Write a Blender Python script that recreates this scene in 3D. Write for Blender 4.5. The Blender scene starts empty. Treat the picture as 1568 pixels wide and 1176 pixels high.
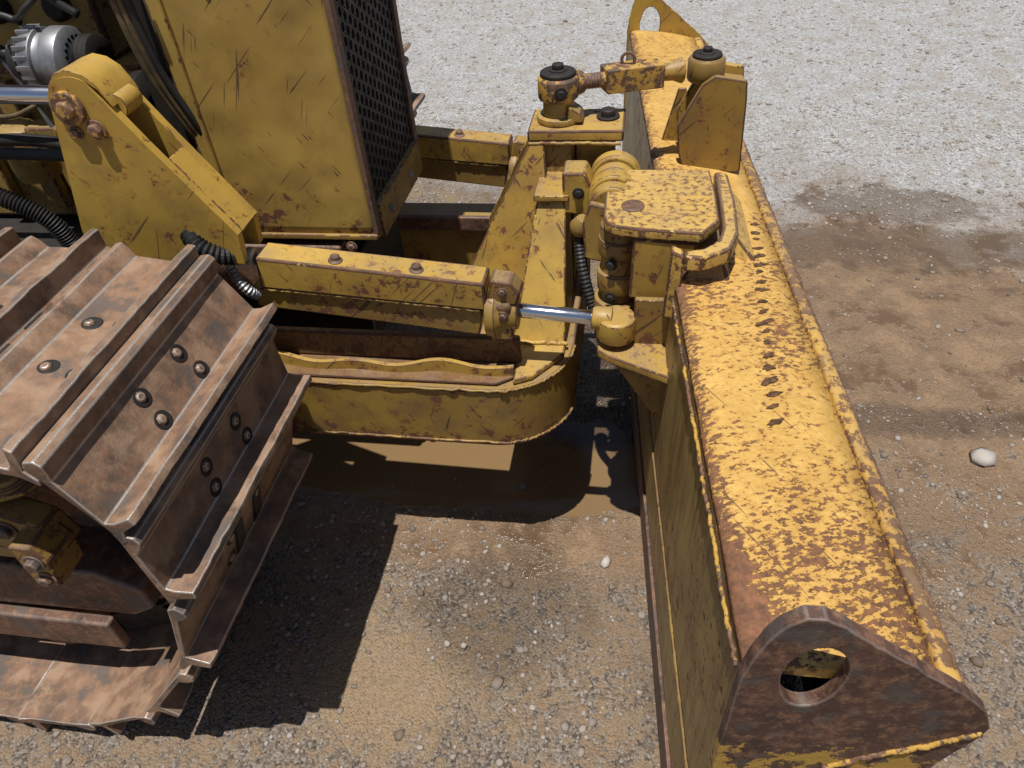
import bpy, math, random
import numpy as np
from mathutils import Vector, Matrix, noise
random.seed(7); rng=np.random.default_rng(7)
scene=bpy.context.scene
scene.view_settings.view_transform='Standard'; scene.view_settings.look='None'; scene.view_settings.exposure=0
V=Vector
# ------------------------------------------------------------------ camera
X=V((.986,-.048,.158)).normalized();Z=V((-.0693,.7488,.6591));Z=(Z-X*X.dot(Z)).normalized();Y=Z.cross(X)
R=Matrix((X,Y,Z))
cd=bpy.data.cameras.new('camera');co=bpy.data.objects.new('camera',cd);scene.collection.objects.link(co)
cd.sensor_width=36;cd.lens=36*1132/1568;cd.clip_start=.02;cd.clip_end=1000
M=R.to_4x4();M.translation=V((0,0,1.6));co.matrix_world=M;scene.camera=co
# ------------------------------------------------------------------ light
w=bpy.data.worlds.new('World');scene.world=w;w.use_nodes=True
nt=w.node_tree;sky=nt.nodes.new('ShaderNodeTexSky');sky.sky_type='NISHITA';sky.sun_disc=False
sv=V((-.05,-.205,1)).normalized()
sky.sun_elevation=math.asin(sv.z);sky.sun_rotation=math.radians(193)
bg=nt.nodes['Background'];bg.inputs[1].default_value=.06;nt.links.new(sky.outputs[0],bg.inputs[0])
sl=bpy.data.lights.new('sun','SUN');sl.energy=5.0;sl.angle=math.radians(.5);sl.color=(1,.975,.93)
so=bpy.data.objects.new('sun',sl);scene.collection.objects.link(so);so.rotation_euler=sv.to_track_quat('Z','Y').to_euler();so.location=(0,0,5)
# ------------------------------------------------------------------ material DSL
class G:
    def __init__(s,name):
        s.m=bpy.data.materials.new(name);s.m.use_nodes=True;s.t=s.m.node_tree;s.t.nodes.clear()
        s.o=s.n('ShaderNodeOutputMaterial');s.p=s.n('ShaderNodeBsdfPrincipled');s.t.links.new(s.p.outputs[0],s.o.inputs[0])
        s.tc=s.n('ShaderNodeTexCoord').outputs['Object']
    def n(s,t): return s.t.nodes.new(t)
    def set(s,sock,v):
        if isinstance(v,(int,float)): 
            sock.default_value=v
        elif isinstance(v,(tuple,list)):
            sock.default_value=tuple(v)+((1,) if len(v)==3 and sock.type=='RGBA' else ())
        else: s.t.links.new(v,sock)
    def math(s,op,a,b=0.,c=None,clamp=False):
        k=s.n('ShaderNodeMath');k.operation=op;k.use_clamp=clamp;s.set(k.inputs[0],a);s.set(k.inputs[1],b)
        if c is not None:s.set(k.inputs[2],c)
        return k.outputs[0]
    def mapr(s,v,a,b,c=0.,d=1.):
        k=s.n('ShaderNodeMapRange');k.clamp=True
        for i,x in enumerate((v,a,b,c,d)): s.set(k.inputs[i],x)
        return k.outputs[0]
    def mix(s,f,a,b):
        k=s.n('ShaderNodeMix');k.data_type='RGBA';s.set(k.inputs[0],f);s.set(k.inputs[6],a);s.set(k.inputs[7],b);return k.outputs[2]
    def noise(s,scale,detail=4,rough=.6,vec=None,dist=0.):
        k=s.n('ShaderNodeTexNoise');k.inputs['Scale'].default_value=scale;k.inputs['Detail'].default_value=detail;k.inputs['Roughness'].default_value=rough;k.inputs['Distortion'].default_value=dist
        s.t.links.new(vec if vec is not None else s.tc,k.inputs['Vector']);return k.outputs[0]
    def vor(s,scale,feat='F1',vec=None):
        k=s.n('ShaderNodeTexVoronoi');k.feature=feat;k.inputs['Scale'].default_value=scale
        s.t.links.new(vec if vec is not None else s.tc,k.inputs['Vector']);return k
    def mapping(s,rot=(0,0,0),scale=(1,1,1),loc=(0,0,0)):   # rotate first, then scale
        k=s.n('ShaderNodeMapping');k.inputs['Rotation'].default_value=rot;s.t.links.new(s.tc,k.inputs['Vector'])
        k2=s.n('ShaderNodeMapping');k2.inputs['Scale'].default_value=scale;k2.inputs['Location'].default_value=loc
        s.t.links.new(k.outputs[0],k2.inputs['Vector']);return k2.outputs[0]
    def sep(s):
        k=s.n('ShaderNodeSeparateXYZ');s.t.links.new(s.tc,k.inputs[0]);return k.outputs
    def bump(s,h,st=.3,dist=.002):
        k=s.n('ShaderNodeBump');k.inputs['Strength'].default_value=st;k.inputs['Distance'].default_value=dist;s.t.links.new(h,k.inputs['Height']);s.t.links.new(k.outputs[0],s.p.inputs['Normal'])
    def fin(s,col,rough,metal=0.):
        s.set(s.p.inputs['Base Color'],col);s.set(s.p.inputs['Roughness'],rough);s.set(s.p.inputs['Metallic'],metal);return s.m
EDGE={}
def paint(name,y1=(.48,.30,.055),y2=(.36,.215,.04),rust=.615,edge=.48,scr=.8,dirt=.5,dark=(.055,.026,.016),spsc=38,grad=None,streak=0.):
    def make(isedge):
        g=G(name+('_worn_edge' if isedge else ''))
        big=g.noise(3.5,3,.6); mid=g.noise(14,4,.65)
        base=g.mix(g.mapr(big,.35,.65),y1,y2)
        base=g.mix(g.math('MULTIPLY',g.mapr(mid,.45,.75),dirt),base,(.17,.105,.045))
        fine=g.noise(spsc,5,.72)
        f2=g.math('ADD',fine,g.math('MULTIPLY',g.math('SUBTRACT',big,.5),.35))
        if grad is not None: f2=g.math('ADD',f2,grad(g))
        if streak:
            vs_=g.noise(1.,3,.6,g.mapping((0,0,0),(40,40,2.5)));base=g.mix(g.mapr(vs_,.5,.7,0.,streak),base,(.12,.06,.025))
        thr=rust-(.14+(.5-edge) if isedge else 0)
        sp=g.mapr(f2,thr,thr+.03)
        sc=None
        for rot,o,a in (((.0,.75,.0),0,.66),((.0,-.95,.3),3,.68),((.15,1.25,.1),7,.675)):
            v=g.mapping(rot,(5,60,150),(o,o,o));k=g.noise(1.,1,.4,v)
            mm=g.math('MULTIPLY',g.mapr(k,a+.04,a+.06),g.mapr(big if o!=3 else mid,.44,.50))
            sc=mm if sc is None else g.math('MAXIMUM',sc,mm)
        sc=g.math('MULTIPLY',sc,scr)
        mask=g.math('MAXIMUM',sp,sc)
        halo=g.mapr(f2,thr-.08,thr)
        base=g.mix(g.math('MULTIPLY',halo,.5),base,(.28,.12,.025))
        ge=g.n('ShaderNodeNewGeometry');sx=g.n('ShaderNodeSeparateXYZ');g.t.links.new(ge.outputs['Normal'],sx.inputs[0])
        rc=g.mix(g.mapr(fine,.4,.75),dark,(.17,.072,.034))
        col=g.mix(mask,base,rc)
        col=g.mix(g.math('MULTIPLY',g.mapr(sx.outputs[2],.5,1.),g.mapr(mid,.35,.75,.05,.40)),col,(.42,.31,.18))
        g.bump(g.math('ADD',g.math('MULTIPLY',sp,-1.),g.math('MULTIPLY',mid,.8)),.5,.0016)
        return g.fin(col,g.mix(mask,g.mix(mid,(.36,)*3,(.6,)*3),(.85,)*3))
    m=make(False);EDGE[m.name]=make(True);return m
YEL=paint('yellow_paint_worn')
HOOD=paint('hood_yellow_paint',(.43,.28,.066),(.36,.225,.05),rust=.655,scr=.9,dirt=.4,spsc=30,grad=lambda g:g.mapr(g.sep()[2],.78,1.0,.12,-.03))
GRD=paint('guard_yellow_paint',rust=.585,dirt=.5,edge=.36)
FR=paint('frame_yellow_paint_dirty',(.33,.205,.045),(.22,.135,.033),rust=.595,dirt=.85)
CFR=paint('c_frame_paint_rusty',(.33,.205,.042),(.21,.125,.03),rust=.59,dirt=.95,edge=.38,scr=.95,grad=lambda g:g.mapr(g.sep()[2],.37,.46,.12,-.01))
DF=paint('frame_deck_rust',(.16,.085,.03),(.09,.05,.025),rust=.52,dirt=.8)
th=math.radians(5);ct,st_=math.cos(th),math.sin(th)
def B(u,n,z): return V((n*ct-u*st_,n*st_+u*ct,z))
def bladegrad(g):
    s=g.sep();n=g.math('ADD',g.math('MULTIPLY',s[0],ct),g.math('MULTIPLY',s[1],st_))
    a=g.mapr(n,.176,.210,.13,0.);b=g.mapr(s[1],.46,.66,.07,0.);c=g.mapr(n,.38,.42,0.,.03)
    d=g.mapr(s[1],1.15,1.5,0.,-.03)
    ab=g.mapr(g.math('ADD',n,g.math('MULTIPLY',s[1],.30)),.33,.40,.11,0.)
    return g.math('ADD',g.math('ADD',g.math('ADD',a,ab),b),g.math('ADD',c,d))
def blademat():
    g=G('blade_top_paint_speckled_rust')
    v=g.mapping((0,0,-.55),(60,130,90));v2=g.mapping((0,0,-.2),(65,110,70),(3,3,0))
    big=g.noise(4,3,.6)
    f=g.math('ADD',g.math('MULTIPLY',g.noise(1,4,.7,v),.55),g.math('MULTIPLY',g.noise(1.4,3,.65,v2),.45))
    f=g.math('ADD',g.math('ADD',f,g.math('MULTIPLY',g.math('SUBTRACT',big,.5),.38)),bladegrad(g))
    m=g.mapr(f,.548,.585);halo=g.mapr(f,.44,.57)
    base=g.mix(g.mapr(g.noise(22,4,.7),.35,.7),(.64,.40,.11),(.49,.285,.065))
    base=g.mix(g.math('MULTIPLY',halo,.55),base,(.42,.18,.04))
    k=g.noise(1.,1,.4,g.mapping((0,0,.9),(4,120,60)));sc=g.mapr(k,.70,.72,0.,.8)
    rc=g.mix(g.mapr(g.noise(70,4,.7),.35,.7),(.08,.036,.024),(.26,.11,.055))
    mm=g.math('MAXIMUM',g.math('MULTIPLY',m,.93),sc)
    g.bump(g.math('ADD',g.math('MULTIPLY',m,-1.),g.noise(140,2,.7)),.8,.0016)
    return g.fin(g.mix(mm,base,rc),g.mix(mm,(.48,)*3,(.85,)*3))
BTOP=blademat()
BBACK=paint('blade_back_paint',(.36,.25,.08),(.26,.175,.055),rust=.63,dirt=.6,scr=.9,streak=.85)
def rustm(name,a=(.055,.032,.024),b=(.17,.085,.05),pol=.6,yel=0.,polc=(.30,.25,.22),dust=.0,yz=None):
    def make(ed):
        g=G(name+('_polished_edge' if ed else ''));n1=g.noise(9,4,.65);n2=g.noise(55,5,.75)
        col=g.mix(g.mapr(n1,.35,.65),a,b);col=g.mix(g.mapr(n2,.48,.7),col,(.28,.145,.08))
        n3=g.noise(16,4,.6,g.mapping((0,0,0),(1,1,1),(4,4,4)))
        col=g.mix(g.mapr(n3,.54,.62,0.,.7),col,(.085,.076,.070))
        if dust: col=g.mix(g.mapr(n3,.50,.38,0.,dust),col,(.36,.235,.15))
        if yel: 
            f=g.noise(26,5,.75,g.mapping((0,0,0),(1,1,1),(9,2,3)))
            if yz: f=g.math('ADD',f,g.mapr(g.sep()[2],yz[0],yz[1],.0,-.25))
            col=g.mix(g.mapr(f,.60-yel*.1,.62-yel*.1),col,(.46,.27,.05))
        pm=g.math('MULTIPLY',g.mapr(n1,.32,.5),pol) if ed else 0.
        if ed: col=g.mix(pm,col,polc)
        g.bump(g.math('ADD',n2,g.math('MULTIPLY',n1,1.)),.6,.003)
        return g.fin(col,g.mix(pm,g.mix(n1,(.5,)*3,(.85,)*3),(.40,)*3),g.math('MULTIPLY',pm,.6))
    m=make(False);EDGE[m.name]=make(True);return m
SHOE=rustm('track_shoe_rusty_steel',(.11,.069,.046),(.26,.15,.088),pol=.95,polc=(.46,.40,.35),dust=.6)
RUST=rustm('rusty_steel',pol=.3)
ENDP=rustm('end_plate_rust',(.05,.024,.018),(.115,.055,.036),pol=.4,yel=1.2,yz=(.60,.70))
RYEL=rustm('rust_with_yellow',pol=.15,yel=.9)
def simple(name,c,r,m=0.,nz=.2,sc=30):
    g=G(name);n=g.noise(sc,4,.6);c2=tuple(x*(1-nz*1.5) for x in c)
    g.bump(n,.2,.001);return g.fin(g.mix(g.mapr(n,.35,.65),c,c2),g.mapr(n,.3,.7,r,min(1,r+.15)),m)
CHR=simple('chrome_rod',(.75,.76,.78),.06,1.,.03,8)
BLK=simple('black_rubber_hose',(.022,.021,.02),.5,0,.3)
GRL=simple('grille_dark_steel',(.060,.052,.048),.5,.2,.35)
DRK=simple('dark_greasy_iron',(.028,.022,.018),.6,.1,.4)
ALU=simple('alternator_aluminium',(.42,.42,.43),.42,.8,.3)
ENG=paint('engine_yellow_paint',(.36,.24,.06),(.26,.17,.04),rust=.62,dirt=.7)
OLD=simple('hydraulic_line_brown',(.16,.11,.05),.5,.1,.4)
# ------------------------------------------------------------------ mesh helpers
import bmesh
def empty(name,parent=None):
    o=bpy.data.objects.new(name,None);scene.collection.objects.link(o);o.parent=parent;return o
dozer=empty('bulldozer')
def mk(name,verts,faces,mat,parent=None,bev=0.,smooth=False,seg=2):
    me=bpy.data.meshes.new(name);me.from_pydata([tuple(v) for v in verts],[],faces);me.update()
    bm=bmesh.new();bm.from_mesh(me);bmesh.ops.recalc_face_normals(bm,faces=bm.faces);bm.to_mesh(me);bm.free()
    me.materials.append(mat);o=bpy.data.objects.new(name,me);scene.collection.objects.link(o);o.parent=parent or dozer
    if smooth:
        for p in me.polygons:p.use_smooth=True
    if bev:
        m=o.modifiers.new('b','BEVEL');m.width=bev;m.segments=seg;m.limit_method='ANGLE';m.angle_limit=math.radians(35)
        if mat.name in EDGE: me.materials.append(EDGE[mat.name]);m.material=1
        for p in me.polygons:p.use_smooth=True
        w2=o.modifiers.new('w','WEIGHTED_NORMAL')
    return o
def prism(name,poly,vec,mat,bev=.003,**k):
    n=len(poly);vec=V(vec);vs=[V(p) for p in poly]+[V(p)+vec for p in poly]
    fs=[tuple(range(n)),tuple(range(2*n-1,n-1,-1))]+[(i,(i+1)%n,(i+1)%n+n,i+n) for i in range(n)]
    return mk(name,vs,fs,mat,bev=bev,**k)
def hexa(name,p,mat,bev=.004,**k):
    return mk(name,p,[(0,1,2,3),(4,5,6,7),(0,1,5,4),(1,2,6,5),(2,3,7,6),(3,0,4,7)],mat,bev=bev,**k)
def box(name,a,b,mat,bev=.004,**k):
    (x0,y0,z0),(x1,y1,z1)=a,b
    return hexa(name,[(x0,y0,z0),(x1,y0,z0),(x1,y1,z0),(x0,y1,z0),(x0,y0,z1),(x1,y0,z1),(x1,y1,z1),(x0,y1,z1)],mat,bev,**k)
def frame_(d):
    d=V(d).normalized();a=V((0,0,1)) if abs(d.z)<.9 else V((1,0,0));u=d.cross(a).normalized();return u,d.cross(u)
def lathe(name,p,d,prof,mat,seg=28,bev=0.,**k):
    p=V(p);d=V(d).normalized();u,v=frame_(d);vs=[];fs=[]
    for s,r in prof:
        for i in range(seg):
            a=2*math.pi*i/seg;vs.append(p+d*s+(u*math.cos(a)+v*math.sin(a))*r)
    for j in range(len(prof)-1):
        for i in range(seg): fs.append((j*seg+i,j*seg+(i+1)%seg,(j+1)*seg+(i+1)%seg,(j+1)*seg+i))
    fs.append(tuple(range(seg)));fs.append(tuple(range((len(prof)-1)*seg,len(prof)*seg)))
    o=mk(name,vs,fs,mat,bev=bev,smooth=False,**k)
    for f in o.data.polygons: f.use_smooth=len(f.vertices)==4
    if not bev:
        m=o.modifiers.new('b','BEVEL');m.width=.0015;m.segments=2;m.limit_method='ANGLE';m.angle_limit=math.radians(40)
        if mat.name in EDGE: o.data.materials.append(EDGE[mat.name]);m.material=1
    return o
def cyl(name,a,b,r,mat,seg=28,**k):
    a,b=V(a),V(b);return lathe(name,a,b-a,[(0,r),((b-a).length,r)],mat,seg,**k)
def bolt(name,p,d,r,mat,parent=None,wash=True):
    d=V(d).normalized();p=V(p)
    if wash: lathe(name+'_washer',p,d,[(0,r*1.45),(r*.25,r*1.45)],mat,20,parent=parent)
    lathe(name,p,d,[(0,r),(r*.9,r),(r*1.05,r*.8)],mat,6,parent=parent)
def path(pts,n=40):
    P=[V(p) for p in pts];out=[];P=[P[0]*2-P[1]]+P+[P[-1]*2-P[-2]];segs=len(P)-3
    for i in range(segs):
        a,b,c,d=P[i:i+4];k=max(2,n//segs)
        for j in range(k):
            t=j/k;out.append(.5*((2*b)+(c-a)*t+(2*a-5*b+4*c-d)*t*t+(3*b-a-3*c+d)*t**3))
    out.append(P[-2]);return out
def tube(name,pts,r,mat,n=40,seg=12,corr=0.,flat=False,**k):
    P=path(pts,n);vs=[];fs=[];u=None
    for i,p in enumerate(P):
        d=(P[min(i+1,len(P)-1)]-P[max(i-1,0)]).normalized()
        if u is None:u,_=frame_(d)
        u=(u-d*u.dot(d)).normalized();v=d.cross(u);rr=r*(1+(corr if i%2 else -corr))
        for j in range(seg):
            a=2*math.pi*j/seg;vs.append(p+(u*math.cos(a)+v*math.sin(a))*rr)
    L=len(P)
    for i in range(L-1):
        for j in range(seg):fs.append((i*seg+j,i*seg+(j+1)%seg,(i+1)*seg+(j+1)%seg,(i+1)*seg+j))
    fs+= [tuple(range(seg)),tuple(range((L-1)*seg,L*seg))]
    return mk(name,vs,fs,mat,smooth=not flat,**k)
def weld(name,pts,r,mat,**k):
    P=path(pts,max(30,int(sum((V(pts[i+1])-V(pts[i])).length for i in range(len(pts)-1))/.006)));
    P=[p+V((random.gauss(0,.0008),random.gauss(0,.0008),random.gauss(0,.0008))) for p in P]
    return tube(name,[tuple(p) for p in P],r,mat,n=len(P)*2,seg=8,corr=.08,**k)
# ------------------------------------------------------------------ TRACK
trk=empty('right_track',dozer)
shoes=[((-.925,.930),(-.800,.908)),((-.768,.905),(-.709,.800)),((-.700,.755),(-.688,.640)),((-.705,.570),(-.745,.422)),((-.785,.345),(-.895,.200)),((-.955,.135),(-1.075,.075)),((-1.13,.058),(-1.255,.048))]
x=-1.31
while x>-2.5: shoes.append(((x,.048),(x-.125,.048)));x-=.175
for k in range(1,9):
    a=math.pi*(k/8.);c=V((-2.5,.49));r=.44
    a0=-math.pi/2-a+.32;a1=-math.pi/2-a+.04
    shoes.append(((c.x+r*math.cos(a0),c.y+r*math.sin(a0)),(c.x+r*math.cos(a1),c.y+r*math.sin(a1))))
top=[];x=-.975;z=.937
while x>-2.5: top.append(((x-.125,z+.006),(x,z)));x-=.175;z+=.001
shoes+=top
def shoe(i,A,Bp,y0=.545,y1=1.058,par=trk,dx=0.):
    A=V((A[0],0,A[1]));Bq=V((Bp[0],0,Bp[1]));d=(Bq-A);L=d.length;d.normalize();n=V((-d.z,0,d.x))
    if n.dot((A+Bq)/2-V((max(-2.5,min(-1.1,(A.x+Bq.x)/2)),0,.5)))<0:n=-n
    A=A+V((dx,0,0))
    gh=.047;t=.011
    pr=[(-.028,.0),(-.022,.016),(-.010,.021),(.004,.012),(.016,.0),(L-.014,.0),(L-.008,.012),(L-.006,gh),(L+.009,gh),(L+.012,.008),(L+.030,-.006),(L+.030,-.006-t),(L,-t),(0.02,-t),(-.02,-t)]
    vs=[];m=len(pr);ys=np.linspace(y0,y1,30)
    fs=[]
    for q,yy in enumerate(ys):
        for (s,h) in pr:
            j=.0018*noise.noise(V((yy*9,s*30+i*3,h*20)))
            hh=h-(.007*abs(noise.noise(V((yy*7,i*5,0))))+.004*abs(noise.noise(V((yy*30,i*5,3)))) if h==gh else 0)+j
            p=A+d*s+n*hh;vs.append((p.x,yy+(.007*noise.noise(V((s*30,i,q>6))) if q in(0,29) else 0),p.z))
    for q in range(len(ys)-1):
        for k in range(m):fs.append((q*m+k,q*m+(k+1)%m,(q+1)*m+(k+1)%m,(q+1)*m+k))
    fs+=[tuple(range(m)),tuple(range((len(ys)-1)*m,len(ys)*m))]
    o=mk('shoe_%d'%i,vs,fs,SHOE,parent=par,bev=.0024)
    ym=(y0+y1)/2
    for (s,dy) in ((.042,-.060),(.045,.052),(.090,-.066),(.093,.060)) :
        p=A+d*(s*L/.125)+n*.0005;lathe('shoe_bolt',(p.x,ym+dy,p.z),n+V((random.uniform(-.2,.2),random.uniform(-.2,.2),0)),[(-.003,.0095),(.0015,.0095),(.0055,.006)],SHOE,random.choice((7,8,10)),parent=par)
        q=A+d*(s*L/.125+.003)
        lathe('bolt_recess',(q.x,ym+dy+.002,q.z),n,[(-.002,.018),(.0016,.0165)],DRK,18,parent=par)
    if i in (0,1,2,3) or A.z>.9:
        p=A+d*(L+.026)-n*.001
        for dy in(-.05,.03):
            hexa('link_slot',[tuple(p+d*a+n*.004+V((0,ym+dy+b,0))) for a,b in((-.012,-.022),(.008,-.022),(.008,.02),(-.012,.02))]+[tuple(p+d*a+n*.0075+V((0,ym+dy+b,0))) for a,b in((-.012,-.022),(.008,-.022),(.008,.02),(-.012,.02))],DRK,.001,parent=par)
for i,(a,b) in enumerate(shoes): shoe(i,a,b)
ltk=empty('left_track',dozer)
for i,(a,b) in enumerate(shoes):
    if b[0]>-1.6: shoe(i,a,b,2.10,2.61,ltk,-.14)
for yy in (.76,.84):
    ch=[(-1.9,.90),(-1.3,.90),(-.95,.88),(-.81,.86),(-.745,.77),(-.725,.64),(-.76,.47),(-.84,.33),(-.97,.19),(-1.15,.11),(-1.4,.09),(-1.9,.09)]
    for k in range(len(ch)-1):
        (ax,az),(bx,bz)=ch[k],ch[k+1];d=V((bx-ax,0,bz-az)).normalized();n=V((-d.z,0,d.x))*.035
        prism('chain_link',[V((ax,yy,az))-n-d*.01,V((bx,yy,bz))-n+d*.01,V((bx,yy,bz))+n+d*.01,V((ax,yy,az))+n-d*.01],(0,.03,0),DRK,.004,parent=trk)
lathe('front_idler',(-1.12,.77,.50),(0,1,0),[(0,.30),(.02,.33),(.04,.35),(.09,.35),(.11,.33),(.13,.30)],RUST,48,parent=trk)
prism('track_frame_rail',[(-2.4,.665,.31),(-.95,.665,.335),(-.895,.665,.37),(-.90,.665,.43),(-.98,.665,.475),(-2.4,.665,.47)],(0,.26,0),RUST,.008,parent=trk)
box('roller_guard',(-2.4,.64,.24),(-1.0,.665,.33),RUST,.006,parent=trk)
for k in range(6): lathe('track_roller',(-1.22-k*.22,.68,.2),(0,1,0),[(0,.05),(.02,.085),(.2,.085),(.22,.05)],RUST,24,parent=trk)
yo=lambda x,z:(x+.14,.63,z+.06)
prism('idler_yoke',[yo(-1.6,.50),yo(-1.14,.50),yo(-1.08,.54),yo(-1.10,.60),yo(-1.2,.64),yo(-1.6,.64)],(0,.05,0),FR,.006,parent=trk)
prism('idler_yoke_rib',[(-1.00,.59,.55),(-.95,.59,.55),(-.94,.59,.62),(-.96,.59,.655),(-1.00,.59,.655)],(0,.07,0),FR,.005,parent=trk)
prism('idler_yoke_plate',[(-1.4,.61,.705),(-1.08,.61,.705),(-.98,.66,.705),(-.93,.80,.705),(-1.5,.80,.705)],(0,0,.014),FR,.004,parent=trk)
lathe('idler_hub',(-1.02,.68,.72),(0,0,1),[(0,.036),(.006,.036),(.008,.028),(.02,.028)],FR,28,parent=trk)
prism('idler_yoke_upright',[(-1.3,.70,.72),(-.93,.70,.72),(-.90,.70,.76),(-.96,.70,.80),(-1.3,.70,.80)],(0,.03,0),FR,.005,parent=trk)
bolt('yoke_bolt',(-.965,.59,.62),(0,-1,0),.013,RUST,trk);bolt('yoke_bolt',(-.965,.59,.575),(0,-1,0),.012,RUST,trk);bolt('yoke_bolt',(-1.03,.63,.65),(0,-1,0),.014,RUST,trk)
# ------------------------------------------------------------------ HOOD + GRILLE
hd=empty('engine_hood',dozer)
x0,x1,y0,y1,zb,zt=-.909,-.573,1.38,1.765,.79,1.80
def sheet(name,xa,xb,za,zb_,y,thk,mat,amp=.003,par=hd):
    nx_,nz_=30,60;vs=[];fs=[]
    for j in range(nz_+1):
        for i in range(nx_+1):
            x=xa+(xb-xa)*i/nx_;z=za+(zb_-za)*j/nz_;e=min(1,min(i,nx_-i)/3)*min(1,min(j,nz_-j)/3)
            vs.append((x,y+amp*e*(noise.noise(V((x*7,z*7,1)))+.6*noise.noise(V((x*20,z*20,5)))),z))
    for j in range(nz_):
        for i in range(nx_): k=j*(nx_+1)+i;fs.append((k,k+1,k+nx_+2,k+nx_+1))
    o=mk(name,vs,fs,mat,smooth=True,parent=par);m=o.modifiers.new('s','SOLIDIFY');m.thickness=thk;m.offset=0
    return o
sheet('hood_side_panel',x0,x1-.004,zb,zt,y0+.003,.006,HOOD)
box('hood_side_panel_far',(x0,y1-.02,zb),(x1-.004,y1,zt),HOOD,.006,parent=hd)
box('hood_rear_edge',(x0-.002,y0+.021,zb),(x0+.02,y1-.021,zt),HOOD,.004,parent=hd)
box('hood_side_seam_strip',(x0-.012,y0-.008,zb+.03),(x0+.018,y0+.010,zt),HOOD,.004,parent=hd)
box('hood_seam_edge',(x0-.018,y0-.003,zb+.03),(x0-.0125,y0+.03,zt),RUST,.001,parent=hd)
box('hood_top',(-1.9,y0-.0,zt+.001),(x1,y1,zt+.03),HOOD,.01,parent=hd)
box('hood_bottom_lip',(x0+.0,y0-.008,zb-.014),(x1+.006,y0+.03,zb-.001),FR,.003,parent=hd)
box('grille_bottom_bar',(x1-.03,y0+.03,zb-.03),(x1+.01,y1,zb+.055),FR,.004,parent=hd)
box('grille_frame_near',(x1-.003,y0-.002,zb),(x1+.007,y0+.024,zt),RUST,.002,parent=hd)
box('grille_frame_far',(x1-.003,y1-.02,zb),(x1+.007,y1+.004,zt),RUST,.002,parent=hd)
box('radiator_core',(x1-.06,y0+.021,zb),(x1-.045,y1-.021,zt),DRK,.001,parent=hd)
bolt('hood_bolt',(x1-.06,y0-.006,zb-.03),(0,-1,0),.009,RUST,hd)
for yy in (y0+.10,y0+.27): bolt('grille_bolt',(x1+.010,yy,zb+.01),(1,0,0),.007,ALU,hd)
for q in ((-.72,1.42),(-.80,1.30)): lathe('side_plug',(q[0],y0-.002,q[1]),(0,-1,0),[(0,.007),(.003,.006)],RUST,14,parent=hd)
def grille():
    p=.0262;vs=[];fs=[];ya,yb=y0+.022,y1-.018;ncol=int((yb-ya)/(p*.866));p=(yb-ya)/(ncol*.866);nrow=int((zt-zb-.05)/p)
    for c in range(ncol):
        for r in range(nrow):
            cy=ya+(c+.5)*p*.866;cz=zb+.055+(r+(.5 if c%2 else 0))*p
            b=len(vs)
            R_=p/math.sqrt(3)
            for i in range(12):
                a=math.radians(30*i);rad=R_*math.cos(math.radians(30))/math.cos(((a+math.radians(30))%math.radians(60))-math.radians(30)) 
                vs.append((x1,cy+rad*math.cos(a),cz+rad*math.sin(a)))
            for dx in(0,-.006):
                for i in range(12):
                    a=math.radians(30*i);vs.append((x1+dx,cy+p*.35*math.cos(a),cz+p*.385*math.sin(a)))
            for i in range(12):
                j=(i+1)%12;fs.append((b+i,b+j,b+12+j,b+12+i));fs.append((b+12+i,b+12+j,b+24+j,b+24+i))
    me=bpy.data.meshes.new('perforated_grille');me.from_pydata(vs,[],fs);me.materials.append(GRL);o=bpy.data.objects.new('perforated_grille',me);scene.collection.objects.link(o);o.parent=hd
grille()
# ------------------------------------------------------------------ ENGINE BAY
en=empty('engine',dozer)
box('engine_block',(-2.0,1.56,.72),(-1.12,1.80,1.10),ENG,.01,parent=en)
for k in range(5): box('block_rib',(-1.22-k*.14,1.53,.76),(-1.17-k*.14,1.56,1.08),ENG,.006,parent=en)
box('cylinder_head',(-2.0,1.60,1.10),(-1.2,1.78,1.30),ENG,.012,parent=en)
for k in range(5): lathe('injector_cap',(-1.28-k*.15,1.6,1.22),(0,-1,0),[(0,.03),(.02,.03),(.03,.022)],DRK,20,parent=en)
box('fan_shroud',(-1.02,1.42,.74),(-.93,1.75,1.75),DRK,.01,parent=en)
box('dark_chassis',(-2.2,1.42,.45),(-.64,1.72,.71),DRK,.01,parent=en)
box('chassis_side_rail',(-2.2,1.37,.62),(-.66,1.41,.76),RUST,.006,parent=en)
box('dark_backdrop',(-2.2,1.85,.6),(-.95,1.88,1.8),DRK,.01,parent=en)  # added dark sheet that backs the engine bay
ap=V((-1.235,1.40,1.17))
lathe('alternator_body',ap,(1,0,-.05),[(0,.035),(.008,.056),(.04,.062),(.042,.054),(.062,.054),(.064,.064),(.098,.064),(.108,.050),(.115,.02)],ALU,36,parent=en)
for k in range(20):
    a=k*math.pi/10;c=ap+V((.0,math.cos(a)*.059,math.sin(a)*.059))
    box('alternator_fin',(c.x+.008,c.y-.003,c.z-.004),(c.x+.038,c.y+.003,c.z+.005),ALU,.001,parent=en)
    c=ap+V((.1,math.cos(a)*.040,math.sin(a)*.040));box('alternator_vent',(c.x,c.y-.004,c.z-.004),(c.x+.012,c.y+.004,c.z+.004),BLK,.001,parent=en)
lathe('alternator_rear_cover',ap-V((.03,0,0)),(1,0,-.05),[(0,.02),(.004,.042),(.03,.050)],BLK,28,parent=en)
for a in(.6,2.4,4.2): bolt('alternator_bolt',ap+V((-.004,math.cos(a)*.05,math.sin(a)*.05)),(-1,0,0),.006,ALU,en)
lathe('alternator_pulley',ap+V((.125,0,0)),(1,0,0),[(0,.03),(.005,.045),(.012,.036),(.018,.045),(.026,.036),(.03,.045),(.036,.02)],DRK,28,parent=en)
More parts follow.
